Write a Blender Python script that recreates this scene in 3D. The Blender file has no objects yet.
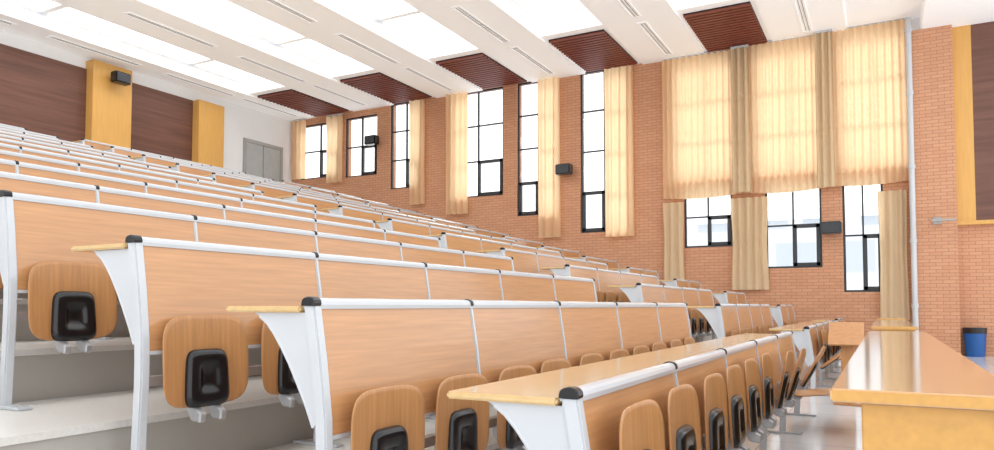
import bpy, bmesh, math, random
from mathutils import Vector, Matrix
random.seed(4)
D=bpy.data; SC=bpy.context.scene; COL=SC.collection
SC.view_settings.view_transform='Standard'

def lin(c):
    o=[]
    for v in c:
        v/=255.0
        o.append(v/12.92 if v<=0.04045 else ((v+0.055)/1.055)**2.4)
    return (o[0],o[1],o[2],1)

# ---------------------------------------------------------------- materials
def base_mat(name):
    m=D.materials.new(name); m.use_nodes=True
    nt=m.node_tree; b=nt.nodes['Principled BSDF']
    return m,nt,b
def noisy(name,c,rough=.5,scale=(8,8,8),amt=.06,metal=0,bump=0,spec=.5,coat=0,glow=0):
    m,nt,b=base_mat(name)
    tc=nt.nodes.new('ShaderNodeTexCoord'); mp=nt.nodes.new('ShaderNodeMapping'); mp.inputs['Scale'].default_value=scale
    nz=nt.nodes.new('ShaderNodeTexNoise'); nz.inputs['Scale'].default_value=1; nz.inputs['Detail'].default_value=4
    nt.links.new(tc.outputs['Object'],mp.inputs['Vector']); nt.links.new(mp.outputs[0],nz.inputs['Vector'])
    r=nt.nodes.new('ShaderNodeValToRGB')
    L=lin(c); r.color_ramp.elements[0].position=.3; r.color_ramp.elements[1].position=.7
    r.color_ramp.elements[0].color=tuple(max(0,v*(1-amt*2)) for v in L[:3])+(1,)
    r.color_ramp.elements[1].color=tuple(min(1,v*(1+amt)) for v in L[:3])+(1,)
    nt.links.new(nz.outputs['Fac'],r.inputs['Fac']); nt.links.new(r.outputs[0],b.inputs['Base Color'])
    b.inputs['Roughness'].default_value=rough; b.inputs['Metallic'].default_value=metal
    b.inputs['Specular IOR Level'].default_value=spec
    if coat: b.inputs['Coat Weight'].default_value=coat; b.inputs['Coat Roughness'].default_value=.12
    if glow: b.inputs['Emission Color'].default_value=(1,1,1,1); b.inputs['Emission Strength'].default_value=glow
    if bump:
        bp=nt.nodes.new('ShaderNodeBump'); bp.inputs['Strength'].default_value=bump; bp.inputs['Distance'].default_value=.01
        nt.links.new(nz.outputs['Fac'],bp.inputs['Height']); nt.links.new(bp.outputs[0],b.inputs['Normal'])
    return m
M={}
M['panel']=noisy('panel_wood',(194,142,95),.3,(3,40,70),.07,coat=.5)
M['seat']=noisy('seat_wood',(182,130,82),.35,(70,20,4),.08)
M['desk']=noisy('desk_edge_wood',(214,182,130),.12,(4,40,40),.05,coat=.7)
M['tabletop']=noisy('table_top_wood',(218,178,130),.12,(2,30,30),.05,coat=.7)
M['tableside']=noisy('table_side_wood',(204,154,82),.35,(3,30,30),.05)
M['white']=noisy('white_enamel',(194,197,201),.26,(4,4,4),.02,coat=.3)
M['black']=noisy('black_plastic',(22,22,25),.22,(20,20,20),.1)
M['metal']=noisy('cast_metal',(180,180,182),.35,(20,20,20),.05,metal=.5)
M['ceil_glow']=noisy('self_lit_ceiling_plaster',(246,249,253),.8,(2,2,2),.005,glow=.13)  # faint white emission added to brighten the plaster, which is no light source
M['plaster']=noisy('wall_plaster',(238,240,242),.8,(2,2,2),.01)
M['tread']=noisy('terrazzo_tread',(214,211,206),.28,(60,60,60),.03)
M['riser']=noisy('concrete_riser',(176,172,165),.6,(3,3,3),.03)
M['pilaster']=noisy('yellow_laminate',(214,164,88),.45,(20,20,2),.03)
M['redwood']=noisy('red_slat_wood',(130,64,50),.5,(3,30,30),.1)
M['darkslot']=noisy('dark_slot',(40,22,20),.8,(3,3,3),.05)
M['frame']=noisy('window_frame_black',(44,47,52),.4,(5,5,5),.05)
M['bin']=noisy('blue_plastic',(18,84,152),.35,(8,8,8),.05)
M['bag']=noisy('black_bag',(28,28,32),.3,(30,30,30),.1,bump=.4)
M['door']=noisy('grey_door',(178,182,182),.5,(5,5,5),.03)
M['vent']=noisy('vent_grey',(168,168,166),.6,(5,5,5),.04)

def tile():
    m,nt,b=base_mat('polished_floor_tiles')
    g=nt.nodes.new('ShaderNodeNewGeometry'); br=nt.nodes.new('ShaderNodeTexBrick')
    br.offset=0; br.inputs['Scale'].default_value=1; br.inputs['Brick Width'].default_value=.8; br.inputs['Row Height'].default_value=.8
    br.inputs['Mortar Size'].default_value=.004
    br.inputs['Color1'].default_value=lin((216,217,218)); br.inputs['Color2'].default_value=lin((208,209,211)); br.inputs['Mortar'].default_value=lin((150,150,150))
    nt.links.new(g.outputs['Position'],br.inputs['Vector']); nt.links.new(br.outputs['Color'],b.inputs['Base Color'])
    b.inputs['Roughness'].default_value=.12
    return m
M['tile']=tile()
def brick(name,bw,rh,ms,c1,c2,cm,rough=.8):
    m,nt,b=base_mat(name)
    g=nt.nodes.new('ShaderNodeNewGeometry'); s=nt.nodes.new('ShaderNodeSeparateXYZ'); c=nt.nodes.new('ShaderNodeCombineXYZ')
    ad=nt.nodes.new('ShaderNodeMath'); ad.operation='ADD'
    nt.links.new(g.outputs['Position'],s.inputs[0]); nt.links.new(s.outputs['Y'],ad.inputs[0]); nt.links.new(s.outputs['X'],ad.inputs[1])
    nt.links.new(ad.outputs[0],c.inputs['X']); nt.links.new(s.outputs['Z'],c.inputs['Y'])
    br=nt.nodes.new('ShaderNodeTexBrick'); br.inputs['Scale'].default_value=1
    br.inputs['Brick Width'].default_value=bw; br.inputs['Row Height'].default_value=rh; br.inputs['Mortar Size'].default_value=ms
    br.inputs['Mortar Smooth'].default_value=.3
    br.inputs['Color1'].default_value=lin(c1); br.inputs['Color2'].default_value=lin(c2); br.inputs['Mortar'].default_value=lin(cm)
    nt.links.new(c.outputs[0],br.inputs['Vector']); nt.links.new(br.outputs['Color'],b.inputs['Base Color'])
    b.inputs['Roughness'].default_value=rough
    return m
M['brick']=brick('salmon_brick',.22,.07,.006,(206,154,120),(197,144,110),(164,116,92))
def woodwall():
    m,nt,b=base_mat('dark_wall_wood')
    g=nt.nodes.new('ShaderNodeNewGeometry'); mp=nt.nodes.new('ShaderNodeMapping'); mp.inputs['Scale'].default_value=(.5,.5,9)
    nz=nt.nodes.new('ShaderNodeTexNoise'); nz.inputs['Scale'].default_value=1.5; nz.inputs['Detail'].default_value=5
    r=nt.nodes.new('ShaderNodeValToRGB'); r.color_ramp.elements[0].color=lin((92,58,46)); r.color_ramp.elements[1].color=lin((118,78,62))
    r.color_ramp.elements[0].position=.3; r.color_ramp.elements[1].position=.75
    nt.links.new(g.outputs['Position'],mp.inputs['Vector']); nt.links.new(mp.outputs[0],nz.inputs['Vector']); nt.links.new(nz.outputs['Fac'],r.inputs['Fac'])
    nt.links.new(r.outputs[0],b.inputs['Base Color']); b.inputs['Roughness'].default_value=.5
    return m
M['woodwall']=woodwall()
def cloth(name,c,tr):
    m=D.materials.new(name); m.use_nodes=True; nt=m.node_tree; nt.nodes.clear()
    o=nt.nodes.new('ShaderNodeOutputMaterial'); mx=nt.nodes.new('ShaderNodeMixShader'); mx.inputs[0].default_value=tr
    d=nt.nodes.new('ShaderNodeBsdfDiffuse'); t=nt.nodes.new('ShaderNodeBsdfTranslucent')
    nz=nt.nodes.new('ShaderNodeTexNoise'); nz.inputs['Scale'].default_value=60
    tc=nt.nodes.new('ShaderNodeTexCoord'); nt.links.new(tc.outputs['Object'],nz.inputs['Vector'])
    r=nt.nodes.new('ShaderNodeValToRGB'); L=lin(c); r.color_ramp.elements[0].color=tuple(v*.93 for v in L[:3])+(1,); r.color_ramp.elements[1].color=L
    nt.links.new(nz.outputs['Fac'],r.inputs['Fac'])
    nt.links.new(r.outputs[0],d.inputs['Color']); nt.links.new(r.outputs[0],t.inputs['Color'])
    nt.links.new(d.outputs[0],mx.inputs[1]); nt.links.new(t.outputs[0],mx.inputs[2]); nt.links.new(mx.outputs[0],o.inputs['Surface'])
    return m
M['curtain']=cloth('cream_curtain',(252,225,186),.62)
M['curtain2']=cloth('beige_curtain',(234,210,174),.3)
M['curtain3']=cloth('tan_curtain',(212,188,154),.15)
def emis(name,c,s):
    m,nt,b=base_mat(name); b.inputs['Base Color'].default_value=lin(c); b.inputs['Emission Color'].default_value=lin(c); b.inputs['Emission Strength'].default_value=s
    return m
M['lamp']=emis('luminous_panel',(255,255,255),1.9)
M['lamp2']=emis('bright_luminous_panel',(255,255,255),3.2)
def glass():
    m=D.materials.new('window_glass'); m.use_nodes=True; nt=m.node_tree; nt.nodes.clear()
    o=nt.nodes.new('ShaderNodeOutputMaterial'); mx=nt.nodes.new('ShaderNodeMixShader'); mx.inputs[0].default_value=.05
    t=nt.nodes.new('ShaderNodeBsdfTransparent'); g=nt.nodes.new('ShaderNodeBsdfGlossy'); g.inputs['Roughness'].default_value=.05
    nt.links.new(t.outputs[0],mx.inputs[1]); nt.links.new(g.outputs[0],mx.inputs[2]); nt.links.new(mx.outputs[0],o.inputs['Surface'])
    return m
M['glass']=glass()

# ---------------------------------------------------------------- mesh helpers
def mk(name,verts,faces,mat,smooth=False):
    me=D.meshes.new(name); me.from_pydata([tuple(v) for v in verts],[],faces)
    bm=bmesh.new(); bm.from_mesh(me); bmesh.ops.recalc_face_normals(bm,faces=bm.faces); bm.to_mesh(me); bm.free()
    me.materials.append(mat)
    if smooth:
        for p in me.polygons: p.use_smooth=True
    return me
def add_box(V,F,b):
    x0,x1,y0,y1,z0,z1=b; i=len(V)
    V+= [(x0,y0,z0),(x1,y0,z0),(x1,y1,z0),(x0,y1,z0),(x0,y0,z1),(x1,y0,z1),(x1,y1,z1),(x0,y1,z1)]
    F+= [(i,i+3,i+2,i+1),(i+4,i+5,i+6,i+7),(i,i+1,i+5,i+4),(i+1,i+2,i+6,i+5),(i+2,i+3,i+7,i+6),(i+3,i,i+4,i+7)]
def add_prism(V,F,poly,a0,a1,axis='x'):
    i=len(V); n=len(poly)
    for a in (a0,a1):
        for p in poly:
            if axis=='x': V.append((a,p[0],p[1]))
            elif axis=='y': V.append((p[0],a,p[1]))
            else: V.append((p[0],p[1],a))
    F.append(tuple(range(i,i+n))); F.append(tuple(range(i+2*n-1,i+n-1,-1)))
    for k in range(n): F.append((i+k,i+(k+1)%n,i+n+(k+1)%n,i+n+k))
def bevel(me,w,seg=2):
    bm=bmesh.new(); bm.from_mesh(me)
    es=[e for e in bm.edges if len(e.link_faces)==2 and e.calc_face_angle(0)>.6]
    bmesh.ops.bevel(bm,geom=es,offset=w,segments=seg,affect='EDGES',clamp_overlap=True); bm.to_mesh(me); bm.free()
def boxes(name,bl,mat,bv=0):
    V=[];F=[]
    for b in bl: add_box(V,F,b)
    me=mk(name,V,F,mat)
    if bv: bevel(me,bv)
    return me
def tube(V,F,path,r,n=8):
    i0=len(V); m=len(path)
    for k,p in enumerate(path):
        a=Vector(path[max(0,k-1)]); b=Vector(path[min(m-1,k+1)]); t=(b-a).normalized()
        u=Vector((1,0,0)); v=t.cross(u).normalized()
        for j in range(n):
            an=2*math.pi*j/n; V.append(tuple(Vector(p)+u*(r*math.cos(an))+v*(r*math.sin(an))))
    for k in range(m-1):
        for j in range(n):
            a=i0+k*n+j; b=i0+k*n+(j+1)%n; F.append((a,b,b+n,a+n))
    F.append(tuple(i0+j for j in range(n))); F.append(tuple(i0+(m-1)*n+j for j in reversed(range(n))))
def domed(name,w,h,rings,mat,n=28,ex=4.0,curve=0,cz=0,taper=0):
    V=[];F=[];idx=[]
    for s,y in rings:
        if s==0: idx.append([len(V)]); V.append((0,y,cz)); continue
        row=[]
        for k in range(n):
            a=2*math.pi*k/n; ca,sa=math.cos(a),math.sin(a)
            x=math.copysign(abs(ca)**(2/ex),ca)*w/2*s; z=math.copysign(abs(sa)**(2/ex),sa)*h/2*s
            x*=1-taper*(z/h)
            row.append(len(V)); V.append((x,y+curve*(x*x),z+cz))
        idx.append(row)
    for a,b in zip(idx[:-1],idx[1:]):
        for k in range(n):
            k2=(k+1)%n
            if len(a)==1: F.append((a[0],b[k],b[k2]))
            elif len(b)==1: F.append((a[k],b[0],a[k2]))
            else: F.append((a[k],b[k],b[k2],a[k2]))
    return mk(name,V,F,mat,True)
def obj(name,me,loc=(0,0,0),parent=None,label=None,cat=None,group=None,kind=None,rot=None):
    o=D.objects.new(name,me); COL.objects.link(o); o.location=loc
    if rot: o.rotation_euler=rot
    if parent: o.parent=parent
    if label: o['label']=label
    if cat: o['category']=cat
    if group: o['group']=group
    if kind: o['kind']=kind
    return o
def structure(name,me,label=None,loc=(0,0,0)):
    return obj(name,me,loc,label=label,kind='structure',cat=None)

# ---------------------------------------------------------------- dims
H=1.235; W=17.0; B=16.6; C=7.14
P=.95; S=.255; Y1=.775; N=15; G=.255
TH=math.radians(2.5); CY=306-720*math.tan(TH); F28=math.radians(28.3)
def ray(px,py):
    u=(px-497)/720; v=(CY-py)/720
    f=math.cos(TH)-v*math.sin(TH); up=math.sin(TH)+v*math.cos(TH)
    t=u/f; e=up/f
    X=math.cos(F28)+math.sin(F28)*t; Y=math.sin(F28)-math.cos(F28)*t
    return X,Y,e
def wl(px,py):
    X,Y,e=ray(px,py); k=W/X
    return round(Y*k,2),round(H+e*k,2)
def rect(q):
    x0,x1,yt,yb=q; xm=(x0+x1)/2; ym=(yt+yb)/2
    ya,_=wl(x1,ym); yb_,_=wl(x0,ym); _,zt=wl(xm,yt); _,zb=wl(xm,yb)
    return ya,yb_,zb,zt
WIN=[(299,340,123,178),(345,377,116,176),(390,421,101,188),(452,503,90,197),(517,558,80,215),(580,628,68,232),
     (684,732,186,247),(765,822,182,268),(843,884,178,292),
     (672,734,58,178),(752,824,44,172),(836,905,30,166)]
CUR=[(296,308,122,180),(330,345,117,183),(413,427,100,205),(449,470,93,215),(541,562,79,238),(607,635,64,237)]
LOW=[(665,685,203,282),(732,769,198,290),(879,908,191,320)]
VAL=[(664,742,56,197),(743,825,42,191),(826,908,27,184)]
LNG=[(734,752,52,194),(817,835,37,189)]
WINR=[rect(q) for q in WIN]

# ---------------------------------------------------------------- room shell
structure('floor',boxes('floor',[(-3,W,-4,Y1+.12+P,-.1,G)],M['tile']),'polished pale tile floor at the front of the hall')
tl=[]; rl=[]
for k in range(2,N+1):
    y0=Y1+.12+(k-1)*P; y1=y0+P if k<N else B
    tl.append((-3,W,y0-.015,y1-.015 if k<N else B,k*S-.03,k*S)); rl.append((-3,W,y0,y1 if k<N else B,-.1,k*S-.03))
structure('floor.001',boxes('floor',tl,M['tread']),'pale terrazzo treads of the stepped seating tiers')
structure('floor.002',boxes('floor',rl,M['riser']),'grey concrete risers of the stepped seating tiers')

def wall_cells(y0,y1,z0,z1,x0,x1,holes):
    ys=sorted(set([y0,y1]+[v for h in holes for v in h[:2] if y0<v<y1])); zs=sorted(set([z0,z1]+[v for h in holes for v in h[2:] if z0<v<z1]))
    out=[]
    for a,b in zip(ys[:-1],ys[1:]):
        run=None
        for c,d in zip(zs[:-1],zs[1:]):
            m=((a+b)/2,(c+d)/2)
            if any(h[0]<m[0]<h[1] and h[2]<m[1]<h[3] for h in holes):
                if run: out.append((x0,x1,a,b,run[0],run[1])); run=None
            else: run=(run[0],d) if run else (c,d)
        if run: out.append((x0,x1,a,b,run[0],run[1]))
    return out
holes=[(r[0],r[1],r[2],r[3]) for r in WINR]
structure('wall_right',boxes('wall_right',wall_cells(-.6,B,-.1,C+.6,W,W+.3,holes)+[(W,W+.3,-4,-.6,-.1,2.85)],M['brick']),'salmon brick side wall with tall window openings')
structure('wall_right.001',boxes('wall_right',[(W,W+.3,-4,-.6,2.85,C+.6)],M['plaster']),'upper plaster part of side wall')
structure('trim_1',boxes('trim',[(W-.25,W,-1.29,-.57,G,6.85)],M['brick']),'brick pier projecting from the side wall')
structure('trim_2',boxes('trim',[(W-.06,W,-1.62,-1.29,2.92,6.85)],M['pilaster'],.004),'yellow laminate strip beside the brick pier')
structure('trim_3',boxes('trim',[(W-.05,W,-4,-1.62,2.92,6.85)],M['woodwall'],.004),'dark wood wall cladding beside yellow strip')
structure('trim_4',boxes('trim',[(W-.12,W,-4,-1.29,2.84,2.92)],M['pilaster'],.004),'yellow ledge along the top of low brick wall')
structure('wall_back',boxes('wall_back',[(-3,W+.3,B,B+.2,-.1,C+.6)],M['plaster']),'white back wall above the highest row')
structure('trim_5',boxes('trim',[(-3,10.25,B-.05,B,3.8,6.85)],M['woodwall'],.004),'dark brown wood cladding on the back wall')
structure('trim_6',boxes('trim',[(11.2,13.2,B-.05,B,3.8,6.85)],M['woodwall'],.004),'dark brown wood cladding between yellow pilasters')
structure('trim_7',boxes('trim',[(10.22,11.22,B-.3,B,3.8,7.05)],M['pilaster'],.006),'yellow laminate pilaster on the back wall')
structure('trim_8',boxes('trim',[(13.2,14.05,B-.3,B,3.8,6.85)],M['pilaster'],.006),'yellow laminate pilaster beside the white wall')
d=structure('door_1',boxes('door',[(15.1,15.75,B-.04,B,3.83,6.1),(15.78,16.45,B-.04,B,3.83,6.1)],M['door'],.005),'grey double door in the back wall')
obj('door_handle',boxes('door_handle',[(15.66,15.7,B-.08,B-.04,4.8,5.0),(15.83,15.87,B-.08,B-.04,4.8,5.0)],M['metal']),parent=d)
obj('door_frame',boxes('door_frame',[(15.0,15.1,B-.06,B,3.83,6.2),(16.45,16.55,B-.06,B,3.83,6.2),(15.1,16.45,B-.06,B,6.1,6.2)],M['vent']),parent=d)

# ceiling
cof=[(2.2+3*j,3.5+3*j) for j in range(-1,5)]
cof2=[(a-.1,b+.1) for a,b in cof]
cb=[]; edges=[-4]+[v for c in cof2 for v in c]+[B]
for i in range(0,len(edges),2): cb.append((-3,W,edges[i],edges[i+1],C,C+.8))
XS=[-3,1.2,4.9,8.6,12.3]
for a,b in cof2:
    for x in XS[1:]: cb.append((x-.07,x+.07,a,b,C+.26,C+.8))
    cb.append((14.25,W,a,b,C+.04,C+.8))
    cb.append((-3,14.25,a,a+.15,C+.26,C+.8)); cb.append((-3,14.25,b-.15,b,C+.26,C+.8))
cb.append((-3,W+.3,-4,B,C+.8,C+.9))
structure('ceiling',boxes('ceiling',cb,M['ceil_glow']),'white coffered ceiling with long recessed troughs')
structure('trim_9',boxes('trim',[(13.5,W,-4,-.75,6.85,C)],M['ceil_glow'],.02),'lower white ceiling bulkhead near the front')
ends=XS+[14.31]
for j,(a,b) in enumerate(cof2):
    for x0,x1 in zip(ends[:-1],ends[1:]):
        x0+=.08; x1-=.08
        me=boxes('ceiling_light',[(x0-x1,0,0,b-a-.32,0,.04)],M['lamp2'] if j>=3 else M['lamp'],.01)
        obj('ceiling_light',me,(x1,a+.16,C+.42),label='white luminous panel recessed in a ceiling trough',cat='ceiling light',group='luminous ceiling panels')
for j,(a,b) in enumerate(cof[1:]):
    n=17; sl=[(i*2.4/n+.01,i*2.4/n+.085,0,1.3,-.03,0) for i in range(n)]
    o=obj('ceiling_panel',boxes('ceiling_panel',[(0,2.4,0,1.3,0,.03)],M['darkslot']),(14.5,a,C+.01),label='red-brown slatted wood panel set in ceiling by the window wall',cat='ceiling panel',group='slatted ceiling panels')
    obj('slats',boxes('slats',sl,M['redwood']),parent=o)
LV=2.2
vm=boxes('air_vent',[(0,LV,0,.03,-.015,0),(0,LV,.17,.2,-.015,0),(0,.05,.03,.17,-.015,0),(LV-.05,LV,.03,.17,-.015,0)],M['ceil_glow'])
vs=boxes('vent_slats',[(.05,LV-.05,.05+i*.06,.062+i*.06,-.012,-.002) for i in range(2)],M['vent'])
for i in range(0,6):
    yc=cof[i][1]+.75 if i<5 else 15.9
    for x in (.3,3.2,6.1,9.0,11.9,14.4):
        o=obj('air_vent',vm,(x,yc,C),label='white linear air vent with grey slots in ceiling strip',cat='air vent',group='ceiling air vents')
        obj('vent_slats',vs,parent=o)

# windows
for i,(y0,y1,z0,z1) in enumerate(WINR):
    w=y1-y0; h=z1-z0; fr=[]; t=.045; xa,xb=0,.06
    fr+= [(xa,xb,0,t,0,h),(xa,xb,w-t,w,0,h),(xa,xb,t,w-t,0,t),(xa,xb,t,w-t,h-t,h)]
    fr.append((xa,xb,w*.5-.018,w*.5+.018,t,h-t))
    n=max(2,round(h/1.0))
    for k in range(1,n): fr.append((xa,xb,t,w-t,h*k/n-.018,h*k/n+.018))
    hb=h/n
    if i<9:
        # opening sash in the lower pane (on the side clear of the curtain)
        s0,s1=(w*.5,w-t) if i in (4,5) else (t,w*.5)
        fr+= [(xa-.03,xb-.01,s0,s1,t,t+.07),(xa-.03,xb-.01,s0,s1,hb-.07,hb),(xa-.03,xb-.01,s0,s0+.07,t,hb),(xa-.03,xb-.01,s1-.07,s1,t,hb)]
    o=structure('window_%d'%(i+1),boxes('window',fr,M['frame']),'tall black-framed window in the brick wall',(W+.06,y0,z0))
    obj('window_pane',boxes('window_pane',[(.02,.026,t,w-t,t,h-t)],M['glass']),parent=o)

# building outside
M['facade']=brick('pale_facade',3.2,2.8,.5,(164,174,184),(170,178,186),(196,199,202),.6)
o=obj('building',boxes('building',[(48,58,-30,14,-8,6.6)],M['facade']),label='pale distant building with rows of windows outside',cat='building')
obj('roof_parapet',boxes('roof_parapet',[(47.6,58,-30.4,14.4,6.6,7.2)],M['plaster']),parent=o)

# curtains
def curtain(q,x,amp,fold,mat,name='curtain',label='cream pleated curtain hanging beside a window',pinch=0,scal=0,group=None,rail=True):
    y0,y1,z0,z1=rect(q); w=y1-y0; n=max(3,int(w/fold)); ny=n*8; nz=14; V=[];F=[]
    for j in range(nz+1):
        g=j/nz
        for i in range(ny+1):
            s=i/ny; c=s-.5
            ww=w*(1-pinch*math.sin(math.pi*g)**2)
            ph=2*math.pi*n*s+.9*math.sin(5*s+g)
            xx=amp*math.sin(ph)*(.65+.35*(1-g))+.01*math.sin(7*g+5*s)
            zb=z0-scal*math.sin(math.pi*s)
            V.append((x+xx,y0+w/2+c*ww,z1+(zb-z1)*g))
    for j in range(nz):
        for i in range(ny):
            a=j*(ny+1)+i; F.append((a,a+1,a+ny+2,a+ny+1))
    org=(x,(y0+y1)/2,z0)
    V=[(v[0]-org[0],v[1]-org[1],v[2]-org[2]) for v in V]
    o=obj(name,mk(name,V,F,mat,True),org,label=label,cat='curtain',group=group)
    if rail: obj('curtain_rail',boxes('curtain_rail',[(-.02,.02,-w/2,w/2,z1-z0,z1-z0+.05)],M['white']),parent=o)
    return o
for q in CUR: curtain(q,W-.14,.06,.15,M['curtain'],group='long curtains on the window wall')
for q in VAL: curtain(q,W-.12,.045,.13,M['curtain'],label='wide cream pleated curtain drawn over upper window',scal=.05,group='upper curtains')
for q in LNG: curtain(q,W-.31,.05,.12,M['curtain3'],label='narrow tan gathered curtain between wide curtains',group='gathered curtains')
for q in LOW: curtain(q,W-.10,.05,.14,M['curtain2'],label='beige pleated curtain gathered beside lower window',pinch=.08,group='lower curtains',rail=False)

def speaker(loc,rot):
    me=boxes('wall_speaker',[(-.11,.11,-.2,.2,-.13,.13)],M['black'],.02)
    o=obj('wall_speaker',me,loc,label='black wall loudspeaker on a short bracket',cat='speaker',group='wall loudspeakers',rot=rot)
    obj('speaker_grille',boxes('speaker_grille',[(-.125,-.11,-.17,.17,-.1,.1)],M['frame'],.004),parent=o)
    obj('speaker_bracket',boxes('speaker_bracket',[(.11,.25,-.03,.03,-.03,.03)],M['black']),parent=o)
for p in ((377,142),(568,171),(832,229)):
    y,z=wl(*p); speaker((W-.25,y,z),None)
speaker((10.75,B-.55,6.7),(0,0,math.radians(90)))

def cyl(V,F,cx,cy,r0,r1,z0,z1,n=16):
    i=len(V)
    for z,r in ((z0,r0),(z1,r1)):
        for k in range(n):
            a=2*math.pi*k/n; V.append((cx+r*math.cos(a),cy+r*math.sin(a),z))
    F.append(tuple(range(i+n-1,i-1,-1))); F.append(tuple(range(i+n,i+2*n)))
    for k in range(n): F.append((i+k,i+(k+1)%n,i+n+(k+1)%n,i+n+k))
V=[];F=[]; cyl(V,F,0,0,.055,.055,G,7.1)
for z in (1.2,2.5,4.0,5.5,6.8): cyl(V,F,0,0,.068,.068,z,z+.08)
obj('drain_pipe',mk('drain_pipe',V,F,M['white'],False),(W-.34,-.53,0),label='white vertical pipe beside the brick pier',cat='pipe')
V=[];F=[]; add_box(V,F,(-.05,0,-.07,.07,-.07,.07)); add_box(V,F,(-.3,-.05,-.02,.02,-.02,.02)); add_box(V,F,(-.34,-.26,-.3,.12,-.035,.0))
obj('wall_bracket',mk('wall_bracket',V,F,M['vent']),(W-.25,-.95,2.93),label='small grey bracket arm fixed on the brick pier',cat='bracket')

# ---------------------------------------------------------------- benches
PW=1.03
def prof(z):
    pts=[(0,-.045),(.45,-.065),(.6,-.06),(.8,-.035),(1.01,0)]
    for (a,ya),(b,yb) in zip(pts[:-1],pts[1:]):
        if z<=b: return ya+(yb-ya)*(z-a)/(b-a)
    return 0
curve=[(.235,.945),(.20,.922),(.165,.885),(.13,.84),(.09,.78),(.05,.71),(.012,.64),(-.02,.57)]
plate=[(.02,.985),(.02,.957),(.26,.957)]+curve+[(-.05,.60),(-.03,.85),(-.01,.95),(0,.985)]
def legs(z0):
    zs=[z for z in (0,.2,.4,.5,.6,.7,.8,.9,.985) if z>z0+.05]; zs=[z0]+zs
    V=[];F=[]; add_prism(V,F,[(prof(z)-.024,z) for z in zs]+[(prof(z)+.022,z) for z in reversed(zs)],-.012,.012); add_box(V,F,(-.03,.03,-.2,.1,z0,z0+.014))
    a=mk('leg_frame',V,F,M['white']); bevel(a,.005,2)
    V=[];F=[]; add_prism(V,F,[(prof(z)-.026,z) for z in zs]+[(prof(z)+.024,z) for z in reversed(zs)],-.024,.016)
    add_box(V,F,(-.04,.03,-.22,.12,z0,z0+.016))
    b=mk('end_frame',V,F,M['white']); bevel(b,.006,2)
    V=[];F=[]; add_prism(V,F,plate,-.012,.004)
    tube(V,F,[(-.006,p[0],p[1]) for p in curve],.008)
    c=mk('bracket_plate',V,F,M['white'])
    return a,b,c
LEG={0:legs(0),1:legs(G)}
def cap(name,x0,x1):
    V=[];F=[]
    add_prism(V,F,[(-.034,.98),(-.036,.99),(-.033,1.001),(-.024,1.009),(-.008,1.0125),(.008,1.010),(.020,1.003),(.024,.99),(.024,.98)],x0,x1)
    me=mk(name,V,F,M['black']); bevel(me,.003,1); return me
capM=cap('end_cap',-.03,.010); midcapM=cap('rail_joint',-.012,.012)
V=[];F=[]; zz=[.54+i*.435/8 for i in range(9)]
add_prism(V,F,[(prof(z)-.018,z) for z in zz]+[(prof(z)+.002,z) for z in reversed(zz)],.013,PW-.013)
panM=mk('back_panel',V,F,M['panel'])
V=[];F=[]
add_prism(V,F,[(prof(.54)-.022,.53),(prof(.54)-.022,.545),(prof(.54)+.006,.545),(prof(.54)+.006,.53)],.016,PW-.016)
edgeM=mk('panel_trim',V,F,M['white'])
t=.010
seatM=domed('folding_seat',.44,.385,[(0,-t),(.5,-t),(.9,-t),(.98,-t*.9),(1,-t*.5),(.98,-.001),(.9,0),(.5,0),(0,0)],M['seat'],36,4.5,-.45,.195)
covM=domed('seat_cover',.215,.245,[(0,-.030),(.40,-.030),(.46,-.042),(.80,-.042),(.92,-.037),(.98,-.027),(1,-.016),(1,-.008),(.6,-.007),(0,-.007)],M['black'],32,5.5,0,.12,.12)
V=[];F=[]
for sx in (-.07,.035):
    add_prism(V,F,[(.08,.12),(.08,.06),(.0,-.055),(-.055,-.06),(-.06,-.02),(-.01,.01),(.04,.12)],sx,sx+.035)
brM=mk('seat_bracket',V,F,M['metal']); bevel(brM,.006,1)
cache={}
def bench(x,k,npan,seats,lab,grp,opened={}):
    L=npan*PW; y=Y1+(k-1)*P; z=(k-1)*S; dz=G if k==1 else 0
    e=obj('lecture_bench',None,(x,y,z),label=lab,cat='bench desk',group=grp); e.empty_display_size=.2
    key=(npan,k==1)
    if key not in cache:
        dm=boxes('desktop',[(-.03,L+.03,.03,.39,.958,.98)],M['desk'],.006)
        V=[];F=[]; add_prism(V,F,[(-.030,.970),(-.032,.985),(-.029,.997),(-.021,1.005),(-.008,1.008),(.008,1.005),(.02,.998),(.027,.985),(.027,.970)],-.01,L+.01)
        rm=mk('top_rail',V,F,M['white'],False)
        bmm=boxes('support_beam',[(0,L,-.06,-.02,.40+dz,.44+dz)],M['metal'])
        cache[key]=(dm,rm,bmm)
    dm,rm,bmm=cache[key]; legM,endM,plM=LEG[1 if k==1 else 0]
    obj('desktop',dm,parent=e,label='pale wood writing shelf'); obj('top_rail',rm,parent=e); obj('support_beam',bmm,parent=e)
    for i in range(npan+1):
        if i in (0,npan):
            o=obj('end_frame',endM,(i*PW,0,0),e)
            if i: o.scale=(-1,1,1)
            obj('end_cap',capM,(0,0,0),o); obj('bracket_plate',plM,(0,0,0),o)
        else:
            o=obj('leg_frame',legM,(i*PW,0,0),e); obj('rail_joint',midcapM,(0,0,0),o)
    for i in range(npan):
        o=obj('back_panel',panM,(i*PW,0,0),e); obj('panel_trim',edgeM,(0,0,0),o)
        if seats:
            for s in (.2575,.7725):
                n=i*2+(1 if s>.5 else 0)
                ang=opened.get(n,random.uniform(-.04,.05)-.02)
                o=obj('folding_seat',seatM,(i*PW+s,-.115,.30+dz),e,rot=(ang,0,0)); obj('seat_cover',covM,(0,0,0),o)
                obj('seat_bracket',brM,(i*PW+s,-.115,.30+dz),e)
X1=1.87; X2=8.65; X3=14.1
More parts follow.
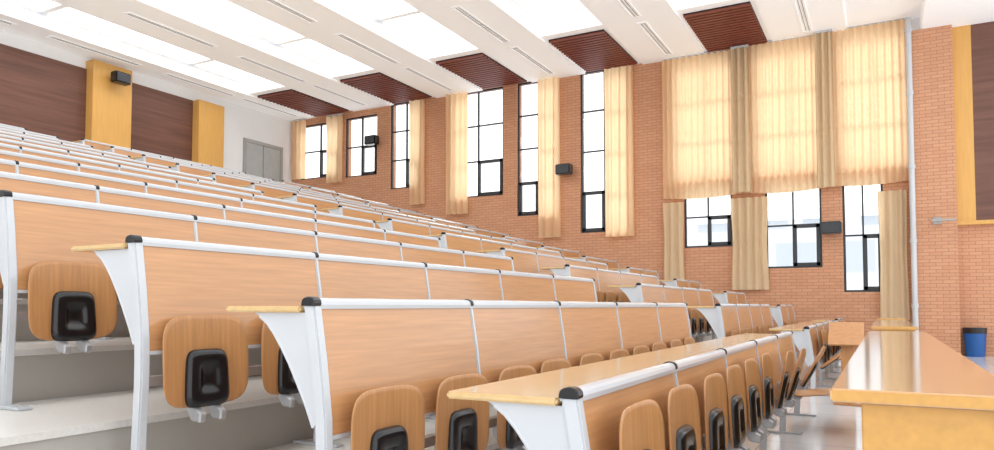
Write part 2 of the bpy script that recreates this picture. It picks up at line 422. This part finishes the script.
for k in range(1,N+1):
    op={8:1.45,9:.5,7:.3,6:.2} if k==1 else {}
    bench(X1,k,5,k<=7,'long orange-wood bench desk with white metal end frames','tiered bench desks',op)
    bench(X2,k,4,k<=5,'orange-wood bench desk beyond the stepped aisle','tiered bench desks',{0:.9,3:1.4} if k==1 else {})
    bench(X3,k,2,k<=4,'short orange-wood bench desk near the brick window wall','tiered bench desks')

# ---------------------------------------------------------------- front desks
def front_desk(x,L,lab):
    e=obj('front_desk',None,(x,0,G),label=lab,cat='desk',group='front row desks')
    obj('tabletop',boxes('tabletop',[(0,L,-.30,.132,.73,.765)],M['tabletop'],.006),parent=e,label='glossy peach wood top')
    obj('end_panel',boxes('end_panel',[(.03,.06,-.27,.06,0,.73)],M['tableside'],.004),parent=e)
    obj('end_panel',boxes('end_panel',[(L-.06,L-.03,-.27,.06,0,.73)],M['tableside'],.004),parent=e)
    obj('front_panel',boxes('front_panel',[(.06,L-.06,-.27,-.245,.02,.73)],M['tableside']),parent=e)
    obj('storage_shelf',boxes('storage_shelf',[(.06,L-.06,-.245,.05,.56,.58)],M['tableside']),parent=e)
    obj('edge_band',boxes('edge_band',[(-.004,0,-.295,.127,.734,.761)],M['tableside']),parent=e,label='yellow edge band')
front_desk(2.08,4.95,'long glossy wood front desk at the foot of the seating')
front_desk(8.65,4.12,'glossy wood front desk beyond the aisle')
front_desk(14.1,2.06,'short glossy wood front desk near the brick wall')
# low reading stand in the aisle
e=obj('lectern',None,(7.9,.22,G),label='small low tan wood reading stand in the aisle',cat='lectern')
obj('lectern_body',boxes('lectern_body',[(.10,.20,.06,.18,.02,.63)],M['seat'],.006),parent=e)
obj('lectern_base',boxes('lectern_base',[(0,.30,0,.25,0,.02)],M['seat'],.004),parent=e)
V=[];F=[]; add_prism(V,F,[(0,.60),(.02,.585),(.28,.80),(.265,.815)],-.03,.29,'y')
obj('lectern_top',mk('lectern_top',V,F,M['seat']),parent=e)
# bin
V=[];F=[]; cyl(V,F,0,0,.16,.19,0,.50,24)
e=obj('waste_bin',mk('waste_bin',V,F,M['bin'],False),(16.78,-1.53,G),label='blue plastic waste bin with black liner against brick wall',cat='bin')
V=[];F=[]; cyl(V,F,0,0,.197,.203,.45,.56,24)
obj('bin_liner',mk('bin_liner',V,F,M['bag'],False),parent=e)

# ---------------------------------------------------------------- light + camera
w=D.worlds.new('World'); SC.world=w; w.use_nodes=True
bg=w.node_tree.nodes['Background']; bg.inputs[0].default_value=(.96,.98,1,1); bg.inputs[1].default_value=2.05
sl=D.lights.new('sun','SUN'); sl.energy=2.2; sl.angle=math.radians(25); sl.color=(1,.98,.94)
so=D.objects.new('sun',sl); COL.objects.link(so)
so.rotation_euler=Vector((-math.cos(math.radians(38)),-.25,-math.sin(math.radians(38)))).to_track_quat('-Z','Y').to_euler()
cam=D.cameras.new('camera'); co=D.objects.new('camera',cam); COL.objects.link(co); SC.camera=co
co.location=(0,0,H); co.rotation_euler=(math.radians(92.5),0,math.radians(28.3-90))
cam.sensor_width=36; cam.lens=720/994*36; cam.shift_y=(CY-225)/994; cam.clip_start=.02
